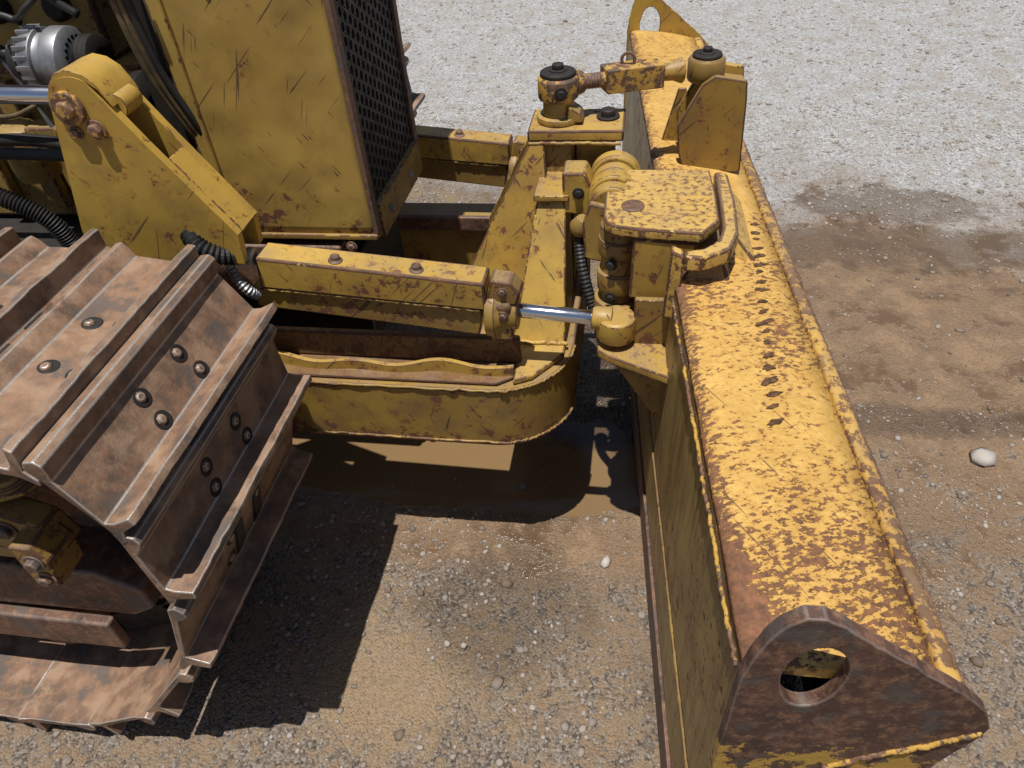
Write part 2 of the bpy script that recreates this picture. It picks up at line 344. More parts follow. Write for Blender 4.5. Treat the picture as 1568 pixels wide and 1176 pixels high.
lathe('crank_pulley',(-1.08,1.46,1.02),(1,0,0),[(0,.08),(.01,.10),(.02,.09),(.03,.10),(.045,.06)],DRK,36,parent=en)
tube('fan_belt',[(-1.085,1.36,1.17),(-1.085,1.34,1.10),(-1.07,1.37,1.0),(-1.07,1.45,.93)],.008,BLK,parent=en)
for k in range(3):
    tube('hydraulic_hose',[(-.955+k*.016,1.37-k*.004,1.75),(-.975+k*.014,1.36,1.40),(-.965+k*.014,1.36,1.18),(-.93+k*.012,1.375,1.04),(-.90,1.40,.95)],.0075,OLD if k<2 else BLK,parent=en)
box('hose_clamp',(-.985,1.345,1.29),(-.915,1.36,1.305),OLD,.002,parent=en)
for pts,r,m in (([(-1.5,1.45,1.30),(-1.36,1.42,1.26),(-1.28,1.42,1.25),(-1.24,1.42,1.235)],.007,BLK),([(-1.55,1.47,1.05),(-1.38,1.44,1.14),(-1.33,1.42,1.22),(-1.26,1.44,1.35)],.009,BLK),([(-1.6,1.5,1.22),(-1.4,1.46,1.19),(-1.33,1.45,1.1),(-1.30,1.45,.95)],.006,ALU),([(-1.25,1.42,1.24),(-1.2,1.39,1.26),(-1.15,1.42,1.33),(-1.13,1.45,1.6)],.006,BLK),([(-1.6,1.42,.98),(-1.35,1.40,1.0),(-1.2,1.41,.97),(-1.1,1.43,.92)],.014,DRK),([(-1.7,1.5,1.16),(-1.42,1.44,1.21),(-1.31,1.43,1.17)],.012,BLK),([(-1.45,1.45,1.35),(-1.33,1.42,1.31),(-1.2,1.42,1.30),(-1.12,1.44,1.24)],.008,BLK),([(-1.5,1.40,1.09),(-1.36,1.38,1.06),(-1.27,1.38,1.08),(-1.22,1.40,1.11)],.005,OLD),([(-1.16,1.38,.90),(-1.2,1.36,.97),(-1.19,1.38,1.06),(-1.14,1.42,1.12)],.007,BLK)):
    tube('engine_hose',pts,r,m,parent=en)
lathe('oil_filter',(-1.42,1.47,.88),(0,0,1),[(0,.045),(.01,.05),(.12,.05),(.13,.03)],ENG,30,parent=en)
box('engine_bracket',(-1.38,1.44,.93),(-1.27,1.5,1.01),ENG,.006,parent=en)
for q in((-1.36,1.435,.97),(-1.29,1.435,.95),(-1.3,1.39,1.235)): bolt('engine_bolt',q,(0,-1,0),.010,ALU,en)
cyl('long_pipe',(-2.0,1.25,1.06),(-1.07,1.25,1.03),.012,BLK,parent=en)
# ------------------------------------------------------------------ LIFT BRACKET
lb=empty('lift_bracket',dozer)
def br(y,name):
    pts=[(-1.042,1.157)]
    cx,cz,r=-.985,1.152,.058
    for a in range(180,55,-12): pts.append((cx+r*math.cos(math.radians(a)),cz+r*math.sin(math.radians(a))))
    pts+=[(-.885,1.085),(-.768,.905),(-.775,.84),(-1.115,.84),(-1.104,.914)]
    prism(name,[(a,y,b) for a,b in pts],(0,.018,0),YEL,.004,parent=lb)
br(1.17,'bracket_plate_near');br(1.245,'bracket_plate_far')
cap=[(-1.040,1.165),(-1.030,1.190),(-1.010,1.210),(-.985,1.217),(-.960,1.211),(-.940,1.195),(-.925,1.165)]
vs=[];fs=[]
for (a,b) in cap:
    for yy in(1.172,1.262): vs.append((a,yy,b+.004))
    for yy in(1.172,1.262): vs.append((a*1.0+.004,yy,b-.01))
nc=len(cap)
for i in range(nc-1):
    q=i*4;fs+=[(q,q+1,q+5,q+4),(q+2,q+3,q+7,q+6),(q,q+2,q+6,q+4),(q+1,q+3,q+7,q+5)]
fs+=[(0,1,3,2),(nc*4-4,nc*4-3,nc*4-1,nc*4-2)]
mk('bracket_cap',vs,fs,YEL,bev=.002,parent=lb)
hexa('bracket_top_strip',[(-.872,1.190,1.046),(-.872,1.262,1.046),(-.775,1.262,.895),(-.775,1.190,.895),(-.866,1.190,1.054),(-.866,1.262,1.054),(-.766,1.262,.903),(-.766,1.190,.903)],YEL,.003,parent=lb)
for q,r in(((-1.004,1.168,1.157),.017),((-.968,1.168,1.118),.013),((-1.012,1.168,1.112),.009)):
    bolt('bracket_bolt',q,(0,-1,0),r,RYEL,lb)
lathe('pin_boss',(-1.004,1.160,1.157),(0,1,0),[(0,.030),(.012,.030)],RYEL,28,parent=lb)
cyl('pin_collar',(-.93,1.19,1.15),(-.93,1.245,1.15),.022,YEL,parent=lb)
cyl('lift_cylinder_rod',(-1.9,1.215,1.19),(-1.03,1.215,1.162),.017,CHR,parent=lb)
tube('corrugated_hose',[(-1.45,1.15,1.05),(-1.30,1.13,1.035),(-1.20,1.13,1.0),(-1.14,1.14,.95),(-1.12,1.15,.88)],.016,BLK,n=104,seg=16,corr=.13,flat=True,parent=lb)
box('deck_under_bracket',(-1.9,1.08,.70),(-1.09,1.3,.83),DRK,.01,parent=lb)
# ------------------------------------------------------------------ ANGLE CYLINDERS
def guard(name,ys,dx=0.,dz=0.,far=False):
    g=empty(name,dozer);T=lambda p:(p[0]+dx,p[1],p[2]+dz)
    a,b=ys,ys+.068
    hexa('guard_channel',[T(p) for p in[(-.775,a,.763),(-.296,a,.722),(-.296,b,.722),(-.775,b,.763),(-.768,a,.837),(-.295,a,.788),(-.295,b,.788),(-.768,b,.837)]],GRD,.006,parent=g,seg=3)
    hexa('cylinder_cradle',[T(p) for p in[(-.80,a+.008,.712),(-.318,a+.008,.655),(-.318,b-.008,.655),(-.80,b-.008,.712),(-.80,a+.008,.761),(-.305,a+.008,.7205),(-.305,b-.008,.7205),(-.80,b-.008,.761)]],FR,.004,parent=g)
    weld('cradle_weld',[T((-.77,a+.004,.760)),T((-.55,a+.004,.742)),T((-.31,a+.004,.7215))],.003,FR,parent=g)
    for xx,zz in((-.605,.8205),(-.437,.803)):
        lathe('guard_bolt',T((xx,(a+b)/2-.01,zz)),(.1,0,1),[(0,.015),(.003,.015),(.0035,.010),(.012,.010),(.014,.007)],RUST,24,parent=g)
    m=(a+b)/2
    hexa('gland_flange',[T(p) for p in[(-.294,a-.004,.645),(-.245,a-.004,.645),(-.245,b+.004,.645),(-.294,b+.004,.645),(-.294,a-.004,.74),(-.245,a-.004,.74),(-.245,b+.004,.74),(-.294,b+.004,.74)]],FR,.012,parent=g,seg=3)
    lathe('gland_boss',T((-.30,m,.70)),(1,0,0),[(0,.052),(.02,.054),(.035,.040),(.064,.036)],FR,30,parent=g)
    prism('gland_lug',[T(p) for p in[(-.30,a+.01,.735),(-.235,a+.01,.73),(-.225,a+.01,.76),(-.245,a+.01,.785),(-.285,a+.01,.79)]],(0,.05,0),FR,.006,parent=g)
    bolt('gland_bolt',T((-.262,a-.004,.715)),(0,-1,0),.008,RUST,g);bolt('gland_bolt',T((-.262,a+.01,.765)),(0,-1,0),.007,RUST,g)
    cyl('chrome_rod',T((-.25,m,.706)),T((-.07,m,.690)),.0155,CHR,parent=g)
    lathe('rod_eye',T((-.035,m,.645)),(0,0,1),[(0,.034),(.004,.040),(.05,.040),(.055,.034)],YEL,32,parent=g)
    lathe('rod_neck',T((-.085,m,.692)),(1,0,-.09),[(0,.020),(.006,.024),(.04,.026)],YEL,28,parent=g)
    return g
gr1=guard('angle_cylinder',1.195);guard('angle_cylinder_far',1.90,-.06,-.02)
lathe('hose_fitting',(-.815,1.20,.842),(1,.1,-.15),[(0,.020),(.02,.020),(.021,.015),(.03,.015),(.031,.019),(.045,.019)],ALU,8,parent=gr1)
tube('corrugated_hose',[(-.885,1.19,.905),(-.855,1.16,.885),(-.82,1.165,.862),(-.80,1.19,.848)],.018,BLK,n=27,seg=16,corr=.14,flat=True,parent=gr1)
tube('coil_sleeve',[(-.825,1.19,.82),(-.805,1.175,.795),(-.79,1.175,.770),(-.785,1.19,.75)],.010,ALU,n=24,seg=12,corr=.2,flat=True,parent=gr1)
# ------------------------------------------------------------------ C-FRAME
cf=empty('c_frame',dozer)
def arc(cx,cy,r,a0,a1,n=12): return [(cx+r*math.cos(math.radians(a0+(a1-a0)*i/n)),cy+r*math.sin(math.radians(a0+(a1-a0)*i/n))) for i in range(n+1)]
out=[(-1.9,1.15)]+arc(-.30,1.32,.17,-90,0)+arc(-.30,1.82,.17,0,90)+[(-1.9,1.99)]
inn=[(-1.9,1.88)]+arc(-.42,1.82,.06,90,0,5)+arc(-.42,1.31,.06,0,-90,5)+[(-1.9,1.25)]
prism('c_frame_body',[(a,b,.375) for a,b in out+inn],(0,0,.170),CFR,.006,parent=cf)
weld('c_frame_top_weld',[(a,b,.546) for a,b in [(-.9,1.15),(-.6,1.149)]+arc(-.30,1.32,.171,-90,0,6)],.003,CFR,parent=cf)
weld('c_frame_low_weld',[(a,b,.388) for a,b in [(-.9,1.149),(-.6,1.149)]+arc(-.30,1.32,.1715,-90,0,6)],.003,CFR,parent=cf)
dk=[(-.95,1.165),(-.285,1.165),(-.25,1.19),(-.25,1.25),(-.95,1.25)]
prism('deck_plate',[(a,b,.547) for a,b in dk],(0,0,.008),DF,.003,parent=cf)
vs=[];fs=[]
for i in range(40):
    xx=-.85+.6*i/39;wv=.004*math.sin(i*.5)+.003*math.sin(i*.23+1)
    for dy,dz in((0,.55),(0,.578+wv),(.012,.578+wv),(.012,.55)): vs.append((xx,1.19+wv+dy,dz))
for i in range(39):
    for k in range(4): fs.append((i*4+k,i*4+(k+1)%4,i*4+4+(k+1)%4,i*4+4+k))
fs+=[(0,1,2,3),(156,157,158,159)]
mk('deck_lip',vs,fs,GRD,bev=.001,parent=cf)
box('deck_rail',(-.9,1.232,.556),(-.24,1.25,.625),DF,.005,parent=cf)
box('far_arm_inner_bar',(-1.2,1.862,.52),(-.41,1.878,.565),RUST,.004,parent=cf)
prism('nose_deck',[(-.25,1.17,.546),(-.21,1.19,.546),(-.15,1.27,.546),(-.145,1.8,.546),(-.33,1.8,.546),(-.33,1.27,.546),(-.25,1.255,.546)],(0,0,.014),YEL,.004,parent=cf)
hexa('tower_core',[(-.33,1.53,.56),(-.15,1.53,.56),(-.15,1.74,.56),(-.33,1.74,.56),(-.245,1.585,.915),(-.15,1.585,.915),(-.15,1.69,.915),(-.245,1.69,.915)],FR,.006,parent=cf)
prism('tower_gusset',[(-.248,1.565,.913),(-.215,1.565,.913),(-.2,1.50,.72),(-.2,1.46,.56),(-.40,1.46,.56),(-.395,1.48,.64)],(0,.016,0),YEL,.003,parent=cf)
prism('tower_gusset',[(-.248,1.70,.913),(-.15,1.70,.913),(-.15,1.74,.56),(-.40,1.74,.56),(-.395,1.74,.63)],(0,.016,0),YEL,.003,parent=cf)
hexa('sloped_column',[(-.27,1.305,.56),(-.150,1.305,.56),(-.150,1.52,.56),(-.27,1.52,.56),(-.222,1.47,.83),(-.158,1.47,.83),(-.158,1.56,.83),(-.222,1.56,.83)],YEL,.004,parent=cf)
weld('column_weld',[(-.275,1.303,.562),(-.21,1.30,.563),(-.145,1.303,.562)],.005,YEL,parent=cf)
weld('gusset_weld',[(-.262,1.33,.59),(-.24,1.40,.70),(-.224,1.455,.80)],.004,YEL,parent=cf)
box('tower_ledge',(-.228,1.455,.831),(-.15,1.58,.845),YEL,.003,parent=cf)
box('tower_top_plate',(-.252,1.57,.916),(-.04,1.70,.941),GRD,.005,parent=cf)
weld('top_plate_weld',[(-.25,1.568,.914),(-.15,1.568,.914),(-.045,1.568,.914)],.004,FR,parent=cf)
box('tower_top_web',(-.150,1.60,.80),(-.06,1.66,.915),FR,.005,parent=cf)
bolt('top_plate_bolt',(-.078,1.645,.942),(0,0,1),.018,DRK,cf)
lathe('link_post',(-.187,1.635,.942),(0,0,1),[(0,.05),(.012,.05),(.014,.036),(.05,.034)],YEL,32,parent=cf)
prism('post_side_lug',[(-.17,1.60,.945),(-.13,1.60,.945),(-.135,1.60,.965),(-.165,1.60,.985)],(0,.05,0),FR,.004,parent=cf)
lk=empty('pitch_link',dozer)
L0=V((-.187,1.635,1.018));L1=V((.135,1.775,1.002));dl=(L1-L0).normalized()
lathe('link_eye',L0-V((0,0,.030)),(0,0,1),[(0,.038),(.006,.045),(.046,.045),(.052,.038)],RYEL,32,parent=lk)
lathe('link_eye_flange',L0+V((0,0,.0225)),(0,0,1),[(0,.040),(.007,.039),(.009,.030)],DRK,24,parent=lk)
bolt('link_pin',L0+V((0,0,.031)),(0,0,1),.014,DRK,lk);bolt('link_side_bolt',L0+V((.01,-.044,-.005)),(.2,-1,0),.010,DRK,lk)
lathe('threaded_rod',L0+dl*.04,dl,[(0,.028),(.018,.022)]+[(.02+i*.0035,.0175 if i%2 else .0145) for i in range(14)],RYEL,24,parent=lk)
c0=L0+dl*.105;c1=L0+dl*.24
sq=lambda c,s:[c+V((0,0,1))*a*s+V((-dl.y,dl.x,0))*b*s for a,b in((-1,-1),(1,-1),(1,1),(-1,1))]
hexa('link_turnbuckle',[tuple(p) for p in sq(c0,.026)]+[tuple(p) for p in sq(c1,.026)],RYEL,.003,parent=lk)
lathe('link_neck',c1,dl,[(0,.018),(.03,.02),(.05,.028)],YEL,24,parent=lk)
lathe('link_eye',L1-V((0,0,.028)),(0,0,1),[(0,.038),(.006,.042),(.046,.042),(.052,.038)],FR,32,parent=lk)
rc=(c0+c1)/2+V((-.01,0,.036))
tube('lifting_ring',[tuple(rc+V((math.cos(a)*.014,0,math.sin(a)*.014))) for a in np.linspace(-.9,4.0,14)],.0035,RUST,n=28,seg=8,parent=lk)
lathe('eye_cap',L1+V((0,0,.026)),(0,0,1),[(0,.034),(.006,.032)],DRK,28,parent=lk);bolt('link_pin',L1+V((0,0,.032)),(0,0,1),.012,DRK,lk)
# ------------------------------------------------------------------ CENTRE PIVOT GROUP
cp=empty('blade_pivot',dozer)
prism('pivot_block',[(-.165,1.46,.80),(-.10,1.46,.795),(-.095,1.46,.85),(-.115,1.46,.895),(-.165,1.46,.895)],(0,.07,0),YEL,.006,parent=cp)
bolt('pivot_block_bolt',(-.13,1.46,.85),(0,-1,0),.009,DRK,cp)
for yy,r in((1.40,.048),(1.44,.054),(1.485,.050),(1.53,.056)):
    lathe('tilt_lug',(-.055,yy,.845),(0,1,0),[(0,r-.006),(.005,r),(.033,r),(.038,r-.006)],YEL,32,parent=cp)
lathe('elbow_fitting',(-.128,1.42,.775),(.3,-.2,1),[(0,.012),(.008,.02),(.022,.024),(.036,.018),(.045,.014)],FR,22,parent=cp)
tube('braided_hose',[(-.128,1.42,.775),(-.118,1.39,.72),(-.10,1.37,.65),(-.08,1.36,.585),(-.07,1.36,.53)],.012,BLK,n=64,seg=12,corr=.1,flat=True,parent=cp)
lathe('pivot_stack',(-.035,1.335,.56),(0,0,1),[(0,.048),(.05,.048),(.052,.04),(.075,.04),(.077,.052),(.115,.052),(.117,.036),(.14,.036),(.142,.046),(.185,.046),(.187,.038),(.225,.038),(.227,.044),(.262,.044),(.264,.04),(.29,.04)],FR,36,parent=cp)
for zz in(.615,.70,.78): bolt('stack_bolt',(-.050,1.29,zz),(-.2,-1,0),.009,DRK,cp)
prism('tilt_lug_plate',[(-.11,1.375,.74),(-.07,1.375,.73),(-.055,1.375,.80),(-.06,1.375,.86),(-.10,1.375,.87),(-.115,1.375,.82)],(0,.02,0),YEL,.005,parent=cp)
PP=paint('pivot_plate_paint',(.58,.375,.10),(.52,.32,.07),rust=.575,dirt=.3,spsc=70,scr=.3)
top=[(-.071,1.504),(.143,1.505),(.150,1.40),(.152,1.29),(.118,1.238),(.0,1.252),(-.045,1.262),(-.062,1.277),(-.068,1.30)]
prism('pivot_top_plate',[(a,b,.862) for a,b in top],(0,0,.023),PP,.005,parent=cp)
lathe('pivot_pin_cap',(-.012,1.338,.8855),(0,0,1),[(0,.023),(.003,.023),(.005,.019)],RUST,28,parent=cp)
hexa('pivot_box',[(-.012,1.258,.722),(.10,1.245,.722),(.13,1.49,.722),(-.012,1.49,.722),(-.008,1.256,.861),(.112,1.243,.861),(.14,1.49,.861),(-.008,1.49,.861)],YEL,.005,parent=cp)
fp=[(.155,1.53),(.183,1.52),(.190,1.40),(.188,1.275),(.170,1.215),(.120,1.180),(.085,1.183),(.085,1.205),(.118,1.215),(.148,1.243),(.158,1.29),(.158,1.40)]
prism('pivot_flange',[(a,b,.835) for a,b in fp],(0,0,.034),PP,.007,parent=cp,seg=3)
hexa('pivot_flange_base',[(.07,1.19,.775),(.185,1.20,.770),(.20,1.54,.770),(.06,1.54,.775),(.10,1.225,.836),(.160,1.25,.836),(.165,1.52,.836),(.10,1.52,.836)],FR,.008,parent=cp)
prism('pivot_flange_drop',[(.085,1.182,.72),(.085,1.182,.868),(.062,1.20,.868),(.055,1.20,.72)],(.0,.03,0),PP,.005,parent=cp)
hexa('pivot_front_gusset',[(.17,1.30,.775),(.235,1.31,.782),(.225,1.56,.782),(.17,1.56,.775),(.17,1.32,.840),(.182,1.33,.838),(.182,1.54,.838),(.17,1.54,.840)],PP,.006,parent=cp)
prism('blade_ear_lower',[(-.072,1.20,.612),(-.05,1.18,.612),(.075,1.12,.612),(.06,1.42,.612),(-.04,1.42,.612),(-.075,1.30,.612)],(0,0,.02),YEL,.004,parent=cp)
prism('blade_ear_gusset',[(-.05,1.205,.61),(.073,1.205,.61),(.073,1.205,.44),(.055,1.205,.44)],(0,.016,0),FR,.003,parent=cp)
prism('blade_rib',[(.0,1.225,.61),(.07,1.225,.61),(.07,1.225,.74),(.0,1.225,.74)],(0,.016,0),FR,.003,parent=cp)
# ------------------------------------------------------------------ BLADE
bl=empty('blade',dozer)
U0,U1=.425,2.74
e_=B(U1,0,0)-B(U0,0,0)
prism('blade_back_plate',[B(U0,n,z) for n,z in [(.163,.02),(.163,.30),(.170,.55),(.177,.79),(.190,.79),(.183,.55),(.176,.30),(.176,.02)]],e_,BBACK,.003,parent=bl)
tp=[(.177,.7905),(.180,.797),(.186,.802),(.196,.804),(.25,.800),(.33,.787),(.398,.768),(.396,.752),(.33,.769),(.25,.780),(.19,.7905)]
def loft(name,prof,mat,nu,amp,par=bl):
    vs=[];fs=[];m=len(prof)
    for i in range(nu+1):
        u=U0+(U1-U0)*i/nu
        for n,z in prof: vs.append(B(u,n+amp*noise.noise(V((u*12,n*20,z*20))),z+amp*noise.noise(V((u*9,n*25,5)))+amp*.5*noise.noise(V((u*35,n*60,9)))))
    for i in range(nu):
        for k in range(m): fs.append((i*m+k,i*m+(k+1)%m,(i+1)*m+(k+1)%m,(i+1)*m+k))
    fs+=[tuple(range(m)),tuple(range(nu*m,nu*m+m))]
    o=mk(name,vs,fs,mat,smooth=True,parent=par)
    for p in o.data.polygons:
        if len(p.vertices)>4:p.use_smooth=False
    return o
loft('blade_top_plate',tp[:5]+[(.29,.7935)]+tp[5:6]+[(.365,.7775)]+tp[6:],BTOP,160,.0016)
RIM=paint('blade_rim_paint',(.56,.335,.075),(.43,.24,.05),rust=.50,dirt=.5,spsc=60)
loft('blade_front_rim',[(.400,.750),(.4005,.769),(.405,.7715),(.416,.7710),(.423,.767),(.427,.760),(.459,.690),(.448,.686)],RIM,160,.0014)
weld('rim_edge_bead',[tuple(B(u,.425,.763)) for u in np.linspace(U0,U1,40)],.0030,RUST,parent=bl)
mb=[(.446,.686),(.425,.60),(.41,.50),(.405,.40),(.41,.28),(.43,.15),(.47,.02),(.485,.02),(.445,.15),(.425,.28),(.42,.40),(.425,.50),(.44,.60),(.457,.684)]
prism('moldboard',[B(U0,n,z) for n,z in mb],e_,RUST,0,parent=bl)
prism('cutting_edge',[B(U0,n,z) for n,z in[(.153,.012),(.153,.13),(.1625,.13),(.1625,.012)]],e_,RUST,.002,parent=bl)
weld('blade_ridge_weld',[tuple(B(u,.172,.782)) for u in np.linspace(U0+.01,1.16,24)],.003,RYEL,parent=bl)
prism('back_lower_plate',[B(U0,n,z) for n,z in[(.1627,.14),(.159,.145),(.159,.34),(.1635,.345)]],e_,BBACK,.002,parent=bl)
def endplate(u,name,mat):
    pts=[(.1655,.53),(.171,.80),(.176,.838),(.186,.880),(.200,.912),(.218,.928),(.238,.929),(.258,.914),(.300,.878),(.360,.828),(.420,.775),(.450,.740),(.464,.705),(.462,.685),(.448,.640),(.435,.60),(.4235,.53)]
    hc=(.247,.812);r=.034;rz=.064;N=len(pts)
    vs=[];fs=[]
    def outl(a):
        dx,dz=math.cos(a),math.sin(a);best=None
        for i in range(N):
            (x1_,z1_),(x2_,z2_)=pts[i],pts[(i+1)%N];ex,ez=x2_-x1_,z2_-z1_;den=dx*ez-dz*ex
            if abs(den)<1e-9: continue
            t=((x1_-hc[0])*ez-(z1_-hc[1])*ex)/den;s=((x1_-hc[0])*dz-(z1_-hc[1])*dx)/den
            if t>0 and -1e-6<=s<=1+1e-6 and (best is None or t<best):best=t
        return hc[0]+dx*best,hc[1]+dz*best
    angs=sorted(set([round(math.atan2(z-hc[1],x-hc[0])%(2*math.pi),5) for x,z in pts]+[round(2*math.pi*i/48,5) for i in range(48)]))
    K=len(angs)
    for off in(0,.018):
        for a in angs:
            x_,z_=outl(a);vs.append(B(u+off,x_+.0015*noise.noise(V((x_*60,z_*60,1))),z_+.003*noise.noise(V((x_*60,z_*60,7)))))
        for a in angs:
            rr=1/math.sqrt((math.cos(a)/r)**2+(math.sin(a)/rz)**2)*(1+.02*math.sin(3*a));vs.append(B(u+off,hc[0]+rr*math.cos(a),hc[1]+rr*math.sin(a)))
    for i in range(K):
        j=(i+1)%K
        fs+=[(i,j,K+j,K+i),(2*K+i,2*K+j,3*K+j,3*K+i),(i,j,2*K+j,2*K+i),(K+i,K+j,3*K+j,3*K+i)]
    mk(name,vs,fs,mat,bev=.003,parent=bl)
    low=[(.166,.02),(.1655,.529),(.4235,.529),(.415,.4),(.43,.2),(.48,.02)]
    prism(name+'_lower',[B(u,a,b) for a,b in low],B(.018,0,0)-B(0,0,0),mat,.002,parent=bl)
endplate(U0-.019,'end_plate_near',ENDP);endplate(U1+.001,'end_plate_far',YEL)
weld('end_plate_weld',[tuple(B(U0-.020,a,b)) for a,b in [(.30,.585),(.36,.628),(.42,.668),(.457,.695)]],.004,RYEL,parent=bl)
for yy in(1.705,1.80):
    prism('link_mount_plate',[(.078,yy,.893),(.125,yy,.985),(.152,yy,1.005),(.222,yy,.993),(.226,yy,.95),(.232,yy,.78),(.10,yy,.78),(.084,yy,.83)],(0,.018,0),CFR if yy<1.75 else YEL,.004,parent=bl)  # near plate: darker paint stands in for shade on its outer face
prism('link_mount_top',[(.150,1.724,.985),(.222,1.724,.975),(.224,1.724,.96),(.150,1.724,.97)],(0,.076,0),FR,.003,parent=bl)
prism('link_mount_side',[(.045,1.84,.79),(.10,1.84,.79),(.10,1.84,.93),(.08,1.84,.93)],(0,.014,0),YEL,.003,parent=bl)
# worn weld smears along the blade top: irregular slanted streaks of uneven size
vs=[];fs=[]
ux=np.array([.186,.196,.25,.33,.398]);uz=np.array([.802,.804,.800,.787,.768])
for k in range(20):
    u=.82+k*.0325+random.gauss(0,.003)
    n0=.290+(u-.82)*.135+random.gauss(0,.002)
    ln=random.uniform(.007,.016);wd=random.uniform(.0035,.0065);sl_=random.uniform(.35,.8)
    pts=[]
    for i in range(14):
        a=2*math.pi*i/14;rr=1+random.uniform(-.35,.35)
        s=math.cos(a)*ln*rr;c=math.sin(a)*wd*rr
        du=s*sl_+c;dn=s-c*.3;nn=n0+dn
        pts.append(B(u+du,nn,float(np.interp(nn,ux,uz))))
    b=len(vs);vs+=[p+V((0,0,.0021)) for p in pts]+[p-V((0,0,.004)) for p in pts];fs.append(tuple(range(b,b+14)))
    fs+=[(b+i,b+(i+1)%14,b+14+(i+1)%14,b+14+i) for i in range(14)]
mk('worn_weld_smears',vs,fs,simple('worn_smear_dark_rust',(.15,.072,.03),.85,0,.5,110),parent=bl)
# ------------------------------------------------------------------ GROUND
def hgt(x,y):
    h=.018*noise.noise(V((x*1.1,y*1.1,0)))+.010*noise.noise(V((x*3.3,y*3.3,4)))+.005*noise.noise(V((x*11,y*11,7)))
    if y<9 and abs(x)<9: h+=.0035*noise.noise(V((x*30,y*30,2)))
    d=((x+.45)/.75)**2+((y-1.5)/.22)**2
    f=min(1,max(0,(d-.6)/.8));h=h*f-.012*(1-f)
    return h-.012
xs=np.concatenate([-np.geomspace(300,3.2,26),np.arange(-3,-1.4,.04),np.arange(-1.4,1.6,.018),np.arange(1.6,4,.04),np.geomspace(4.1,300,26)])
ys=np.concatenate([-np.geomspace(300,.7,22),np.arange(-.5,.2,.05),np.arange(.2,3.2,.018),np.arange(3.2,8,.05),np.geomspace(8.2,400,26)])
nx,ny=len(xs),len(ys)
co_=[(float(x),float(y),hgt(float(x),float(y)) if abs(x)<12 and abs(y)<12 else -.012) for y in ys for x in xs]
me=bpy.data.meshes.new('ground')
idx=np.arange(nx*ny).reshape(ny,nx);q=np.stack([idx[:-1,:-1],idx[:-1,1:],idx[1:,1:],idx[1:,:-1]],-1).reshape(-1,4)
me.from_pydata(co_,[],q.tolist());
for p in me.polygons:p.use_smooth=True
gob=bpy.data.objects.new('ground',me);scene.collection.objects.link(gob)
